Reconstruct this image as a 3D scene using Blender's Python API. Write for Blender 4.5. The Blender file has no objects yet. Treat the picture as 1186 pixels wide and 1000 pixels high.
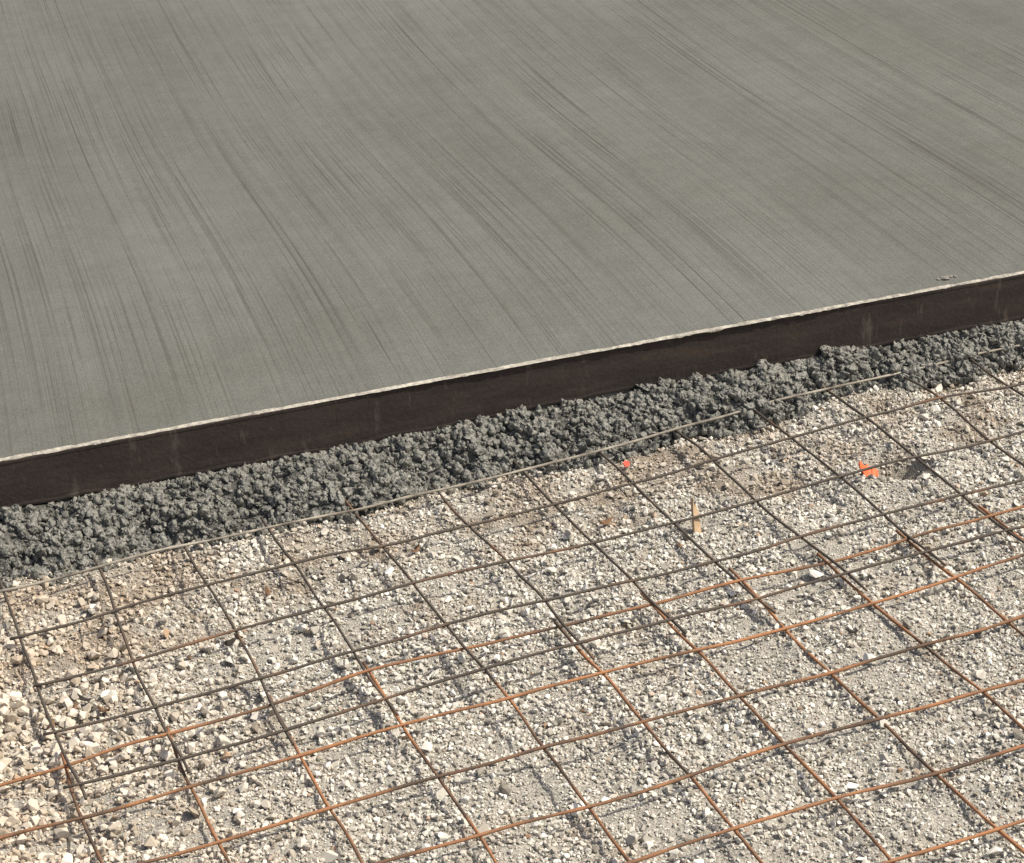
import bpy, bmesh, math, random
import numpy as np
from mathutils import Matrix, Vector, noise
random.seed(4); rng=np.random.default_rng(7)
S=bpy.context.scene

# ---------------- helpers
def vnoise(x,y,scale,seed):
    r=np.random.default_rng(seed); G=r.random((257,257))
    X=np.asarray(x,dtype=float)/scale+1000.3; Y=np.asarray(y,dtype=float)/scale+1000.7
    xi=np.floor(X).astype(int); yi=np.floor(Y).astype(int)
    fx=X-xi; fy=Y-yi; fx=fx*fx*(3-2*fx); fy=fy*fy*(3-2*fy)
    a=G[xi%257,yi%257]; b=G[(xi+1)%257,yi%257]; c=G[xi%257,(yi+1)%257]; d=G[(xi+1)%257,(yi+1)%257]
    return ((a*(1-fx)+b*fx)*(1-fy)+(c*(1-fx)+d*fx)*fy)*2-1

SL_A=math.atan2(-.184,1.948)
P0=np.array([.305,3.421])
def edge_y(x): return P0[1]+(x-P0[0])*math.tan(SL_A)
def toe_y(x):
    x=np.asarray(x,dtype=float)
    return 3.270-(x-.25)*.040+.026*vnoise(x,0*x,.13,5)+.022*vnoise(x,0*x+3,.045,6)

def ground_h(x,y):
    near=np.exp(-(np.maximum(np.hypot(np.asarray(x)-1.2,np.asarray(y)-2.4)-3,0)/2)**2)
    h=.010*vnoise(x,y,.33,1)+.008*vnoise(x,y,.09,2)+.0045*vnoise(x,y,.032,3)+.003*vnoise(x,y,.015,4)
    h=h*near
    d=np.hypot((np.asarray(x)-1.785)/1.5,np.asarray(y)-2.915)
    h=h-.07*np.exp(-(d/.027)**2)+.010*np.exp(-((d-.06)/.02)**2)
    d2=np.hypot((np.asarray(x)-.22)/2.2,np.asarray(y)-2.50)
    h=h-.022*np.exp(-(d2/.03)**2)
    return h

def grid_mesh(name,xs,ys,Z):
    nx,ny=len(xs),len(ys)
    XX,YY=np.meshgrid(xs,ys,indexing='ij')
    co=np.stack([XX,YY,Z],-1).reshape(-1,3)
    i=np.arange(nx-1)[:,None]*ny+np.arange(ny-1)[None,:]
    f=np.stack([i,i+ny,i+ny+1,i+1],-1).reshape(-1,4)
    return np_mesh(name,co,f)
def np_mesh(name,co,f,smooth=True):
    me=bpy.data.meshes.new(name)
    me.vertices.add(len(co)); me.vertices.foreach_set('co',np.asarray(co,dtype=np.float32).ravel())
    f=np.asarray(f,dtype=np.int32); n,k=f.shape
    me.loops.add(n*k); me.loops.foreach_set('vertex_index',f.ravel())
    me.polygons.add(n); me.polygons.foreach_set('loop_start',np.arange(n,dtype=np.int32)*k)
    me.polygons.foreach_set('loop_total',np.full(n,k,dtype=np.int32))
    me.polygons.foreach_set('use_smooth',np.full(n,smooth))
    me.update(calc_edges=True); me.validate()
    return me
def add(name,me,mats=(),parent=None,coll=None):
    o=bpy.data.objects.new(name,me); (coll or S.collection).objects.link(o)
    for m in mats: me.materials.append(m)
    if parent: o.parent=parent
    return o

class NT:
    def __init__(s,name):
        s.m=bpy.data.materials.new(name); s.m.use_nodes=True; s.n=s.m.node_tree.nodes; s.l=s.m.node_tree.links
        s.b=s.n['Principled BSDF']
    def node(s,t,**k):
        n=s.n.new(t)
        for a,v in k.items():
            if a=='ins':
                for q,w in v.items():
                    if isinstance(w,bpy.types.NodeSocket): s.l.new(w,n.inputs[q])
                    else: n.inputs[q].default_value=w
            else: setattr(n,a,v)
        return n
    def coord(s,scale=(1,1,1),src='Object'):
        tc=s.node('ShaderNodeTexCoord')
        return s.node('ShaderNodeMapping',ins={'Vector':tc.outputs[src],'Scale':scale}).outputs[0]
    def noise(s,v,sc,det=3,rough=.5):
        return s.node('ShaderNodeTexNoise',ins={'Vector':v,'Scale':sc,'Detail':det,'Roughness':rough}).outputs['Fac']
    def ramp(s,f,stops):
        r=s.node('ShaderNodeValToRGB',ins={'Fac':f}); e=r.color_ramp.elements
        while len(e)<len(stops): e.new(.5)
        for i,(p,c) in enumerate(stops):
            e[i].position=p; e[i].color=(c,c,c,1) if isinstance(c,(int,float)) else (*c,1)
        return r.outputs[0]
    def mix(s,f,a,b,bt='MIX'):
        n=s.node('ShaderNodeMix',data_type='RGBA',blend_type=bt)
        for i,v in ((0,f),(6,a),(7,b)):
            if isinstance(v,bpy.types.NodeSocket): s.l.new(v,n.inputs[i])
            elif i==0: n.inputs[0].default_value=v
            else: n.inputs[i].default_value=(*v,1)
        return n.outputs[2]
    def math(s,op,a,b=0.,c=0.):
        return s.node('ShaderNodeMath',operation=op,ins={0:a,1:b,2:c}).outputs[0]
    def bump(s,h,dist,strength=1.,prev=None):
        ins={'Height':h,'Distance':dist,'Strength':strength}
        if prev is not None: ins['Normal']=prev
        return s.node('ShaderNodeBump',ins=ins).outputs[0]
    def out(s,col=None,rough=None,nor=None,spec=None,metal=None):
        for k,v in (('Base Color',col),('Roughness',rough),('Normal',nor),('Specular IOR Level',spec),('Metallic',metal)):
            if v is None: continue
            if isinstance(v,bpy.types.NodeSocket): s.l.new(v,s.b.inputs[k])
            else: s.b.inputs[k].default_value=(*v,1) if isinstance(v,tuple) else v
        return s.m

# ---------------- materials
def dirt_mask(t,p):
    sp=t.node('ShaderNodeSeparateXYZ',ins={0:p})
    band=t.math('MULTIPLY',t.math('SUBTRACT',sp.outputs[1],2.92),2.0)
    band=t.math('MINIMUM',t.math('MAXIMUM',band,0.),.13)
    n=t.math('ADD',t.noise(p,6.5,5,.65),band)
    return t.ramp(n,[(.56,0.),(.72,1.)])
def mat_ground():
    t=NT('gravel_fines'); v=t.coord()
    f=t.noise(v,260,3,.7)
    c=t.ramp(f,[(.3,(.21,.185,.15)),(.5,(.42,.39,.33)),(.7,(.61,.57,.49))])  # fines toned darker, painting some shade into the gaps between stones
    p=t.node('ShaderNodeNewGeometry').outputs['Position']
    c=t.mix(t.math('MULTIPLY',dirt_mask(t,p),.6),c,(.23,.17,.112))
    return t.out(c,.95,t.bump(f,.006,1.),.2)
def mat_stone():
    t=NT('limestone_gravel'); oi=t.node('ShaderNodeObjectInfo')
    c=t.ramp(oi.outputs['Random'],[(0,(.24,.215,.175)),(.16,(.43,.395,.33)),(.45,(.565,.53,.455)),(.8,(.67,.635,.56)),(.96,(.82,.79,.71)),(1,(.38,.245,.15))])
    p=t.node('ShaderNodeNewGeometry').outputs['Position']
    c=t.mix(t.math('MULTIPLY',dirt_mask(t,p),.48),c,(.31,.23,.152))
    px=t.node('ShaderNodeSeparateXYZ',ins={0:p}).outputs[0]
    left=t.math('MULTIPLY',t.math('MINIMUM',1.,t.math('MAXIMUM',t.math('MULTIPLY',t.math('SUBTRACT',.66,px),2.),0.)),.38)
    c=t.mix(left,c,(.52,.375,.235),'MIX')
    return t.out(c,.93,None,.2)
def mat_slab():
    t=NT('broomed_concrete')
    tc=t.node('ShaderNodeTexCoord').outputs['Object']
    wob=t.noise(tc,.5,0)
    sx=t.node('ShaderNodeSeparateXYZ',ins={0:tc})
    x=t.math('ADD',sx.outputs[0],t.math('MULTIPLY',wob,.09))
    def cvec(k,off=0.): return t.node('ShaderNodeCombineXYZ',ins={0:x,1:t.math('MULTIPLY',sx.outputs[1],k),2:off}).outputs[0]
    fine=t.noise(cvec(.0035),170,2,.6); med=t.noise(cvec(.008),42,3,.65); wide=t.noise(cvec(.06),3.5,4,.6)
    patch=t.noise(tc,1.1,5,.62); blot=t.noise(tc,20,5,.65)
    base=t.mix(t.ramp(patch,[(.3,0.),(.7,1.)]),(.144,.142,.119),(.182,.184,.162))
    base=t.mix(.30,base,t.ramp(wide,[(.35,.66),(.62,1.)]),'MULTIPLY')
    base=t.mix(.22,base,t.ramp(med,[(.38,.66),(.58,1.)]),'MULTIPLY')
    base=t.mix(.30,base,t.ramp(blot,[(.35,.70),(.6,1.)]),'MULTIPLY')
    groove=t.ramp(fine,[(.39,1.),(.45,0.)])
    bund=t.ramp(t.noise(cvec(.16,3.),5,5,.65),[(.40,.22),(.60,1.)])
    base=t.mix(t.math('MULTIPLY',t.math('MULTIPLY',groove,bund),.58),base,(.078,.073,.059))
    scr=t.ramp(t.noise(cvec(.003,7.),115,2,.5),[(.585,0.),(.625,1.)])
    msk=t.ramp(t.noise(cvec(.12,5.),6,5,.65),[(.45,0.),(.62,1.)])
    sm=t.math('MULTIPLY',scr,msk)
    base=t.mix(t.math('MULTIPLY',sm,.58),base,(.070,.065,.052))
    grit=t.noise(tc,300,2,.7)
    base=t.mix(.6,base,t.ramp(grit,[(.36,.62),(.60,1.08)]),'MULTIPLY')
    h=t.math('SUBTRACT',t.math('ADD',t.math('MULTIPLY',fine,.6),t.math('ADD',t.math('MULTIPLY',med,.5),t.math('MULTIPLY',grit,.35))),t.math('MULTIPLY',sm,.4))
    return t.out(base,.85,t.bump(h,.0016,.75),.25)
def mat_conc(name,c1,c2,rough,sc=160,bd=.004):
    t=NT(name); p=t.node('ShaderNodeNewGeometry').outputs['Position']
    n=t.noise(p,sc,3,.65); m=t.noise(p,14,3)
    c=t.mix(t.ramp(n,[(.3,0.),(.7,1.)]),c1,c2); c=t.mix(.6,c,t.ramp(m,[(.3,.6),(.7,1.)]),'MULTIPLY')
    return t.out(c,rough,t.bump(n,bd,1.),.5)
def mat_form():
    t=NT('form_steel')
    v2=t.coord((.5,1,3)); v=t.coord()
    n=t.noise(v2,9,5,.65); n2=t.noise(v,120,3,.7)
    c=t.ramp(n,[(.3,(.042,.035,.031)),(.55,(.060,.048,.041)),(.75,(.094,.068,.053))])
    c=t.mix(.5,c,t.ramp(n2,[(.3,.6),(.7,1.)]),'MULTIPLY')
    v3=t.coord((1,1,.25)); dr=t.ramp(t.noise(v3,28,4,.7),[(.58,0.),(.70,1.)])
    c=t.mix(t.math('MULTIPLY',dr,.45),c,(.18,.15,.118))
    return t.out(c,.9,t.bump(n2,.0015,.6),.15)
def mat_wire(name,lo,hi,dark,rust):
    t=NT(name); p=t.node('ShaderNodeNewGeometry').outputs['Position']
    n=t.noise(p,5,4,.7); f=t.noise(p,300,3,.7)
    c=t.mix(t.ramp(n,[(lo,0.),(hi,1.)]),dark,rust)
    c=t.mix(.55,c,t.ramp(f,[(.3,.45),(.65,1.)]),'MULTIPLY')
    return t.out(c,.8,None,.3)
def mat_plain(name,col,rough=.7,var=.4,sc=90):
    t=NT(name); v=t.coord(); n=t.noise(v,sc,3,.6)
    c=t.mix(1.,col,t.ramp(n,[(.3,1-var),(.7,1.)]),'MULTIPLY')
    return t.out(c,rough,t.bump(n,.001,.6),.3)
M_ground=mat_ground(); M_stone=mat_stone(); M_slab=mat_slab(); M_form=mat_form()
M_rough=mat_conc('fresh_concrete',(.075,.075,.063),(.30,.29,.25),.42,200,.0022)
M_bed=mat_conc('fresh_concrete_paste',(.04,.04,.034),(.14,.136,.115),.5,160,.005)  # paste under the clumps; its darker colour includes painted shade for their gaps
M_lip=mat_conc('dried_concrete',(.22,.20,.165),(.62,.57,.47),.9,70)
M_wd=mat_wire('wire_dark',.54,.74,(.095,.077,.060),(.30,.16,.085)); M_wo=mat_wire('wire_rust',.39,.60,(.105,.075,.054),(.42,.195,.09))
M_wc=mat_conc('wire_cement_coated',(.14,.115,.09),(.50,.45,.36),.9,22)

# ---------------- ground
def stretch(a,b,step,far):
    inner=np.arange(a,b,step); out=[];d=step*1.3;p=inner[-1]
    while p<far: d*=1.35;p+=d;out.append(p)
    out2=[];d=step*1.3;p=a
    while p>-far: d*=1.35;p-=d;out2.append(p)
    return np.concatenate([out2[::-1],inner,out])
xs=stretch(-.8,3.5,.006,400); ys=stretch(1.1,3.5,.006,400)
XX,YY=np.meshgrid(xs,ys,indexing='ij')
add('ground',grid_mesh('ground',xs,ys,ground_h(XX,YY)),[M_ground])

# ---------------- instancing utility
def hull_stone(name,seed,coll,mat,kind):
    r=random.Random(seed); bm=bmesh.new()
    sx,sy,sz=1,r.uniform(.65,.95),r.uniform(.45,.8)
    if kind=='clump': sy,sz=r.uniform(.7,1),r.uniform(.6,.9)
    for i in range(15):
        d=Vector((r.gauss(0,1),r.gauss(0,1),r.gauss(0,1))).normalized()*.5*r.uniform(.78,1.1)
        bm.verts.new((d.x*sx,d.y*sy,d.z*sz))
    res=bmesh.ops.convex_hull(bm,input=bm.verts)
    bmesh.ops.delete(bm,geom=[g for g in set(res['geom_interior']+res['geom_unused']) if isinstance(g,bmesh.types.BMVert)],context='VERTS')
    if kind=='clump':
        bmesh.ops.triangulate(bm,faces=bm.faces)
        bmesh.ops.subdivide_edges(bm,edges=bm.edges,cuts=4,use_grid_fill=True)
        off=Vector((seed*3.1,seed*1.7,0))
        for k in range(2): bmesh.ops.smooth_vert(bm,verts=bm.verts,factor=.5,use_axis_x=True,use_axis_y=True,use_axis_z=True)
        amp=.09+.04*(seed%4)
        for v in bm.verts:
            v.co+=v.co.normalized()*amp*noise.fractal(v.co*(3.2+seed%3)+off,.8,2.,3)
        for f in bm.faces: f.smooth=True
    me=bpy.data.meshes.new(name); bm.to_mesh(me); bm.free(); me.materials.append(mat)
    o=bpy.data.objects.new(name,me); coll.objects.link(o); return o
def scatter(name,pts,scale,coll,nvar,flat=.5):
    me=bpy.data.meshes.new(name); n=len(pts)
    me.vertices.add(n); me.vertices.foreach_set('co',pts.astype(np.float32).ravel())
    a=me.attributes.new('sc','FLOAT','POINT'); a.data.foreach_set('value',scale.astype(np.float32))
    rot=np.stack([rng.normal(0,flat,n),rng.normal(0,flat,n),rng.random(n)*6.283],-1)
    a=me.attributes.new('rt','FLOAT_VECTOR','POINT'); a.data.foreach_set('vector',rot.astype(np.float32).ravel())
    a=me.attributes.new('ix','INT','POINT'); a.data.foreach_set('value',rng.integers(0,nvar,n).astype(np.int32))
    o=bpy.data.objects.new(name,me); S.collection.objects.link(o)
    g=bpy.data.node_groups.new(name+'_scatter','GeometryNodeTree')
    g.interface.new_socket('Geometry',in_out='INPUT',socket_type='NodeSocketGeometry')
    g.interface.new_socket('Geometry',in_out='OUTPUT',socket_type='NodeSocketGeometry')
    N=g.nodes;L=g.links
    gi=N.new('NodeGroupInput');go=N.new('NodeGroupOutput')
    ci=N.new('GeometryNodeCollectionInfo'); ci.inputs['Collection'].default_value=coll
    ci.inputs['Separate Children'].default_value=True; ci.inputs['Reset Children'].default_value=True
    ip=N.new('GeometryNodeInstanceOnPoints'); ip.inputs['Pick Instance'].default_value=True
    def na(nm,ty):
        q=N.new('GeometryNodeInputNamedAttribute'); q.data_type=ty; q.inputs['Name'].default_value=nm
        return [s for s in q.outputs if s.enabled][0]
    er=N.new('FunctionNodeEulerToRotation'); L.new(na('rt','FLOAT_VECTOR'),er.inputs[0])
    L.new(gi.outputs[0],ip.inputs['Points']); L.new(ci.outputs[0],ip.inputs['Instance'])
    L.new(na('ix','INT'),ip.inputs['Instance Index']); L.new(er.outputs[0],ip.inputs['Rotation'])
    L.new(na('sc','FLOAT'),ip.inputs['Scale']); L.new(ip.outputs[0],go.inputs[0])
    md=o.modifiers.new('scatter','NODES'); md.node_group=g
    return o

CG=bpy.data.collections.new('gravel_stone_shapes'); S.collection.children.link(CG)
CC=bpy.data.collections.new('concrete_clump_shapes'); S.collection.children.link(CC)
gs=[hull_stone('stone_shape_%d'%i,i+1,CG,M_stone,'small') for i in range(10)]
cs=[hull_stone('clump_shape_%d'%i,i+1,CC,M_rough,'clump') for i in range(8)]

def gp(n,smin,smax,power,sink,cl=None,thr=-.25):
    x=rng.uniform(-.4,3.0,n); y=rng.uniform(1.4,3.34,n)
    k=y<toe_y(x)+.02
    if cl is not None:
        k&=(vnoise(x,y,cl,11)+.5*vnoise(x,y,cl*.4,12)+rng.uniform(-.5,.5,n))>thr
    k&=np.hypot((x-1.785)/1.5,y-2.915)>.028
    x=x[k];y=y[k];n=len(x)
    s=smin+(smax-smin)*rng.random(n)**power
    z=ground_h(x,y)+s*sink
    return np.stack([x,y,z],-1),s
A=[gp(160000,.003,.0065,1.2,.18),gp(100000,.005,.012,1.5,.22,.11,-.35),gp(22000,.009,.017,1.9,.24,.16,-.2),gp(1500,.014,.026,2.,.3,.3,-.2)]
x=rng.normal(.12,.22,1800);y=rng.normal(2.75,.28,1800);k=y<toe_y(x)
x=x[k];y=y[k];s=.009+.018*rng.random(len(x))**1.8
A.append((np.stack([x,y,ground_h(x,y)+s*.3],-1),s))
P=np.concatenate([a[0] for a in A]); SC=np.concatenate([a[1] for a in A])
gravel=scatter('gravel',P,SC,CG,10)
for i,o in enumerate(gs):
    o.parent=gravel; X=.1+i*.24;Y=1.5+.11*(i%4); o.location=(X,Y,float(ground_h(X,Y))+.004); o.scale=(.018,)*3

# ---------------- slab
def slab():
    D=9.
    lx=np.linspace(-7,11,1801)
    jag=.0015*vnoise(lx,0*lx,.03,21)+.001*vnoise(lx,0*lx,.011,22)
    T=.172
    rows=[(0.0,-.03),(0.0,T-.004),(.004,T),(.03,T),(.3,T),(D,T),(D,-.03)]
    co=[]
    for j,(yy,zz) in enumerate(rows):
        z=np.full_like(lx,zz)+ (0.0012*vnoise(lx,0*lx,.04,23) if j in(1,2) else 0)
        y=np.full_like(lx,yy)+(jag if j in (1,2) else 0)
        co.append(np.stack([lx,y,z],-1))
    co=np.concatenate(co); n=len(lx)
    f=[]
    for j in range(len(rows)-1):
        i=np.arange(n-1)+j*n; f.append(np.stack([i,i+1,i+1+n,i+n],-1))
    me=np_mesh('concrete_slab',co,np.concatenate(f),False)
    bm=bmesh.new(); bm.from_mesh(me)
    bm.verts.ensure_lookup_table()
    for e in (0,n-1):
        bm.faces.new([bm.verts[j*n+e] for j in range(len(rows))])
    bm.to_mesh(me); bm.free()
    o=add('concrete_slab',me,[M_slab]); o.location=(P0[0],P0[1],0); o.rotation_euler=(0,0,SL_A); return o
SLAB=slab()

# ---------------- formwork
form=bpy.data.objects.new('steel_formwork',None); S.collection.objects.link(form)
form.location=(P0[0],P0[1],0); form.rotation_euler=(0,0,SL_A)
def form_section(x0,x1,i):
    lx=np.linspace(x0,x1,160)
    yb=-.004+.0035*vnoise(lx,0*lx,.5,31)+.0006*vnoise(lx,0*lx,.08,33); zt=.1695+.0015*vnoise(lx,0*lx,.6,32)
    zb=.077+.004*vnoise(lx,0*lx,.4,34)+.0035*vnoise(lx,0*lx,.05,35)
    rows=[(0.010,zb+.001),(-.0002,zb),(-.0006,zb+.002),(-.0006,zb+.005),(0,zb+.008),(0,zt-.008),(-.0006,zt-.006),(-.0006,zt-.0015),(.0005,zt),(.0035,zt),(.0035,zb+.001)]
    co=np.concatenate([np.stack([lx,yb+dy,z],-1) for dy,z in rows]); n=len(lx); f=[]
    for j in range(len(rows)-1):
        k=np.arange(n-1)+j*n; f.append(np.stack([k,k+1,k+1+n,k+n],-1))
    add('form_section_%d'%i,np_mesh('form',co,np.concatenate(f),False),[M_form],form)
joints=[-6.5,-3.9,-1.2,.59,1.44,3.5,6.1,9.]
for i in range(len(joints)-1): form_section(joints[i]+.0002,joints[i+1]-.0002,i)
def lip():
    lx=np.arange(-5,9,.003)
    big=.5+.5*vnoise(lx,0*lx,.22,47)
    w=(.0012+.0022*vnoise(lx,0*lx,.05,41)+.0018*vnoise(lx,0*lx,.012,42))*(.3+1.*big)
    w=np.maximum(w,.0); hgt=(.0010+.0012*vnoise(lx,0*lx,.02,43)+.0008*vnoise(lx,0*lx,.007,44))*(.4+.9*big)
    drop=np.maximum((.0006+.004*vnoise(lx,0*lx,.035,45)+.003*vnoise(lx,0*lx,.009,46))*(.2+big),.0002)
    zt=.1705
    rows=[(.006+0*lx,zt+.0012+0*lx),(.002-w*.3,zt+.0008+hgt*.9),(-.0040-w*.6,zt+hgt*.5),(-.0050-w*.6,zt-drop*.5),(-.0040+0*lx,zt-drop),(.004+0*lx,zt-.003+0*lx)]
    co=np.concatenate([np.stack([lx,a,b],-1) for a,b in rows]); n=len(lx);f=[]
    for j in range(len(rows)-1):
        k=np.arange(n-1)+j*n; f.append(np.stack([k,k+1,k+1+n,k+n],-1))
    add('cement_lip',np_mesh('lip',co,np.concatenate(f),False),[M_lip],form)
lip()

# ---------------- rough fresh concrete squeezing out beneath the form
xs2=np.arange(-4,7.5,.005); us=np.linspace(0,1,70)
ey=edge_y(xs2)+.05; ty=toe_y(xs2)-.012
UU=us[None,:]; Yg=ey[:,None]*(1-UU)+ty[:,None]*UU
XXg=np.repeat(xs2[:,None],len(us),1)
span=(edge_y(xs2)-toe_y(xs2))[:,None]
q=np.clip((edge_y(XXg)-Yg)/span,-1,1.3)
def prof(q): return .079*np.clip(1-np.clip(q,0,1)**1.5,0,1)
Zp=np.where(q<0,.079,prof(q)) - .02*(q>1)
amp=np.clip(q*6,0.,1)
def heap_noise(x,y): return .014*vnoise(x,y,.09,51)+.013*vnoise(x,y,.035,52)+.005*vnoise(x,y,.013,53)
Z=Zp+heap_noise(XXg,Yg)*amp-.005
co=np.stack([XXg,Yg,Z],-1).reshape(-1,3); ny=len(us)
i=np.arange(len(xs2)-1)[:,None]*ny+np.arange(ny-1)[None,:]
f=np.stack([i,i+1,i+ny+1,i+ny],-1).reshape(-1,4)
heap=add('rough_concrete_edge',np_mesh('heap',co,f),[M_bed])
n=13500
x=rng.uniform(-.6,3.4,n);q=rng.uniform(.02,1.10,n)
y=edge_y(x)+(toe_y(x)-edge_y(x))*q
z=prof(q)+heap_noise(x,y)*np.clip(q*6,0,1)-.005
s=.006+.025*rng.random(n)**1.9
z=np.maximum(z,ground_h(x,y)); z=np.where(q<.12,np.minimum(z+.1*s,.070),z+.14*s)
clump=scatter('concrete_clumps',np.stack([x,y,z],-1),s,CC,8,1.5)
clump.parent=heap
for i,o in enumerate(cs):
    o.parent=heap; X=-.5+.7*i; o.location=(X,float(toe_y(X))-.01,.004); o.scale=(.013,)*3

# ---------------- welded wire mesh sheets
def tube(co,faces,mi,path,r,mat,ns=8):
    path=np.asarray(path); n=len(path); t=np.gradient(path,axis=0); t/=np.linalg.norm(t,axis=1)[:,None]
    up=np.array([0,0,1.]); a=np.cross(t,up); a/=np.linalg.norm(a,axis=1)[:,None]; b=np.cross(a,t)
    base=sum(len(c) for c in co)
    ang=np.arange(ns)/ns*2*math.pi
    rr=r*(1+.08*rng.normal(size=n))
    ring=path[:,None,:]+rr[:,None,None]*(np.cos(ang)[None,:,None]*a[:,None,:]+np.sin(ang)[None,:,None]*b[:,None,:])
    co.append(ring.reshape(-1,3)); co.append(path[[0,-1]])
    for k in range(n-1):
        for j in range(ns):
            j2=(j+1)%ns; faces.append((base+k*ns+j,base+k*ns+j2,base+(k+1)*ns+j2,base+(k+1)*ns+j)); mi.append(mat)
    c0=base+n*ns
    for j in range(ns):
        j2=(j+1)%ns
        faces.append((c0,base+j2,base+j)); mi.append(mat)
        faces.append((c0+1,base+(n-1)*ns+j,base+(n-1)*ns+j2)); mi.append(mat)
def sheet(name,Ls,Ts,xr,yr,z0,rot,piv,seed,mats,Lm,Tm,r):
    co=[];fc=[];mi=[]
    def zz(x,y): return z0+.012*vnoise(x,y,.5,seed)+.007*vnoise(x,y,.2,seed+1)
    ca,sa=math.cos(rot),math.sin(rot)
    def R(x,y): dx,dy=x-piv[0],y-piv[1]; return piv[0]+ca*dx-sa*dy,piv[1]+sa*dx+ca*dy
    for i,Y in enumerate(Ls):
        x=np.arange(xr[0]+rng.uniform(-.01,.01),xr[1],.02); y=Y+.010*vnoise(x,0*x+i*7.7,.33,seed+2)+.003*vnoise(x,0*x+i*3,.09,seed+3)
        X,Yy=R(x,y); z=zz(X,Yy)+r+.001*vnoise(x,0*x+i,.1,seed+4)
        tube(co,fc,mi,np.stack([X,Yy,z],-1),r,Lm(i))
    for i,Xc in enumerate(Ts):
        y=np.arange(yr[0]+rng.uniform(-.008,.008),yr[1]+rng.uniform(-.012,.012),.02); x=Xc+.010*vnoise(y,0*y+i*5.3,.33,seed+5)+.0025*vnoise(y,0*y+i*2,.09,seed+6)
        X,Yy=R(x,y); z=zz(X,Yy)-r+.001*vnoise(y,0*y+i,.1,seed+7)
        tube(co,fc,mi,np.stack([X,Yy,z],-1),r,Tm(i))
    co=np.concatenate(co)
    me=bpy.data.meshes.new(name); me.from_pydata(co.tolist(),[],fc)
    for m in mats: me.materials.append(m)
    me.polygons.foreach_set('material_index',mi); me.polygons.foreach_set('use_smooth',[True]*len(mi)); me.update()
    o=bpy.data.objects.new(name,me); S.collection.objects.link(o)
LA=[3.205,3.052,2.893,2.742,2.592]
TA=[.25+.1555*k for k in range(-1,19)]
sheet('welded_wire_mesh',LA,TA,(.235,3.4),(2.55,3.262),.032,0,(1,3),61,[M_wd,M_wo,M_wc],lambda i:2 if i==0 else 0,lambda i:0,.0024)
LB=[1.93+.1475*k for k in range(-5,6)]
TB=[.252+.1555*k for k in range(-6,20)]
sheet('welded_wire_mesh.001',LB,TB,(-.75,3.4),(1.17,2.715),.026,-.003,(1,2.5),81,[M_wd,M_wo],lambda i:1,lambda i:1,.0025)

# ---------------- small debris
def gz(x,y): return float(ground_h(x,y))
def blade(name,parts,mat,loc,rot,sc=1):
    bm=bmesh.new()
    for pts,th,bend in parts:
        top=[bm.verts.new((x,y,th+bend*x*x*30)) for x,y in pts]; bot=[bm.verts.new((x,y,bend*x*x*30)) for x,y in pts]
        bm.faces.new(top); bm.faces.new(bot[::-1]); m=len(pts)
        for k in range(m): bm.faces.new((bot[k],bot[(k+1)%m],top[(k+1)%m],top[k]))
    me=bpy.data.meshes.new(name); bm.to_mesh(me); bm.free()
    o=add(name,me,[mat]); o.location=loc; o.rotation_euler=rot; o.scale=(sc,)*3; return o
M_or=mat_plain('orange_plastic',(.88,.16,.05),.6,.45,160)
M_red=mat_plain('red_plastic',(.75,.08,.04),.6,.3)
M_wood=mat_plain('weathered_wood',(.66,.47,.29),.85,.35,60)
M_leaf=mat_plain('dry_brown_leaf',(.26,.15,.085),.9,.5,60)
M_dark=mat_plain('dark_bark',(.06,.05,.04),.9,.5,60)
blade('orange_marker_flag',[([(-.013,-.008),(-.002,-.013),(.006,-.004),(.004,.008),(-.001,.005),(-.006,.015),(-.014,.006)],.002,.6),
  ([(.000,-.012),(.010,-.014),(.015,-.006),(.008,.001)],.0035,.2)],M_or,(1.720,2.920,gz(1.72,2.92)+.014),(.75,.15,.3),1.3)
blade('red_plastic_scrap',[([(-.007,-.005),(.003,-.006),(.008,.001),(.002,.006),(-.006,.004)],.002,.8)],M_red,(1.366,3.165,gz(1.366,3.165)+.012),(.7,0,.4))
blade('wooden_stake',[([(-.005,-.02),(.006,-.02),(.0055,.018),(.003,.024),(.001,.031),(-.001,.026),(-.0025,.040),(-.004,.023)],.006,0),
 ([(.0062,-.02),(.0085,-.02),(.008,.002),(.0064,.008)],.004,0)],M_wood,(1.37,2.894,gz(1.37,2.894)+.016),(1.3,.12,.15),1.1)
lf=[([(-.016,-.002),(-.006,-.007),(.006,-.006),(.017,.001),(.007,.006),(-.007,.005)],.0012,1.2)]
for j,(X,Y,a,m) in enumerate([(.925,3.06,.4,M_leaf),(.656,3.04,1.3,M_leaf),(.554,2.911,.2,M_dark),(.575,2.92,2.,M_dark),(.29,2.83,.5,M_leaf),(.33,2.80,2.1,M_leaf),(.25,2.80,1.2,M_leaf),(1.25,3.0,.1,M_leaf),(.31,2.845,2.6,M_dark),(1.42,2.45,2.6,M_dark)]):
    blade('dry_leaf',lf,m,(X,Y,gz(X,Y)+.008),(random.uniform(-.4,.4),random.uniform(-.3,.3),a),random.uniform(.6,.95))
bm=bmesh.new()
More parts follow.
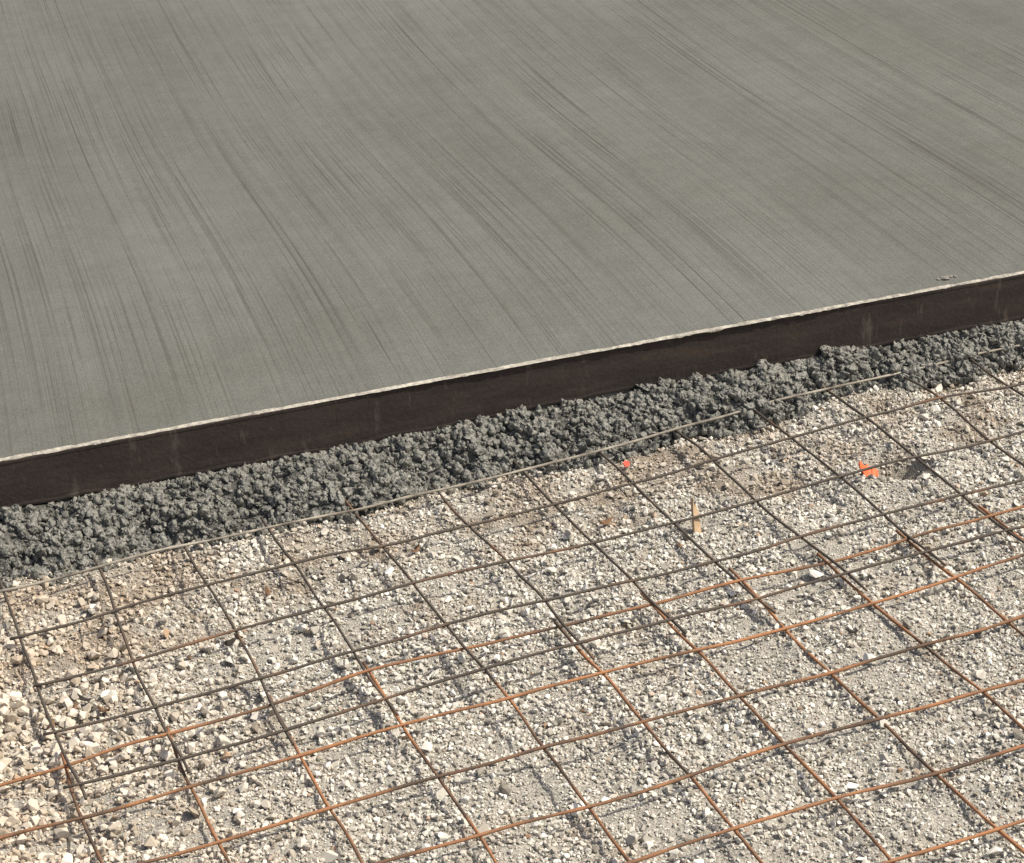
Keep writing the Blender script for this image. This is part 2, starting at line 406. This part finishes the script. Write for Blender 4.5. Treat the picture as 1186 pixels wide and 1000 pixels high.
for (dx,dy,s,sd) in [(0,0,.010,1),(.013,.004,.007,2),(-.011,.002,.005,3),(.023,-.001,.005,4)]:
    q=bmesh.ops.create_icosphere(bm,subdivisions=2,radius=s,matrix=Matrix.Translation((dx,dy,0)))
    r=random.Random(sd)
    for v in q['verts']: v.co+=Vector((r.uniform(-1,1),r.uniform(-1,1),r.uniform(-1,1)))*s*.18; v.co.z*=.45
me=bpy.data.meshes.new('crumb'); bm.to_mesh(me); bm.free()
M_crumb=mat_conc('crumb_concrete',(.17,.155,.125),(.28,.26,.22),.9,90,.001)
o=add('concrete_crumb',me,[M_crumb]); o.location=(2.105,3.285,.173)

# ---------------- camera
cam=bpy.data.cameras.new('camera'); co_=bpy.data.objects.new('camera',cam); S.collection.objects.link(co_)
r_=Vector((.9258,-.3719,-.0684)); d_=Vector((-.2187,-.3788,-.8993)); f_=Vector((.3085,.8475,-.4320))
M=Matrix.Identity(4)
for i in range(3): M[i][0]=r_[i]; M[i][1]=-d_[i]; M[i][2]=-f_[i]
M[2][3]=1.74; co_.matrix_world=M
cam.sensor_width=36; cam.sensor_fit='HORIZONTAL'; cam.lens=74.9; cam.clip_end=2000; cam.clip_start=.05
S.camera=co_

# ---------------- light
el=math.radians(52); dx,dy=1.0,-.42; az=math.atan2(dx,dy)
sv=Vector((math.cos(el)*math.sin(az),math.cos(el)*math.cos(az),math.sin(el)))
sun=bpy.data.lights.new('sun','SUN'); sun.energy=4.8; sun.angle=math.radians(.5); sun.color=(1,.945,.84)
so=bpy.data.objects.new('sun',sun); S.collection.objects.link(so); so.rotation_euler=sv.to_track_quat('Z','Y').to_euler()
w=bpy.data.worlds.new('World'); S.world=w; w.use_nodes=True; nt=w.node_tree
sk=nt.nodes.new('ShaderNodeTexSky'); sk.sky_type='NISHITA'; sk.sun_disc=False; sk.sun_elevation=el; sk.sun_rotation=az
sk.dust_density=4.5
nt.links.new(sk.outputs[0],nt.nodes['Background'].inputs[0]); nt.nodes['Background'].inputs[1].default_value=.12
S.view_settings.view_transform='Standard'; S.view_settings.look='None'; S.view_settings.exposure=0
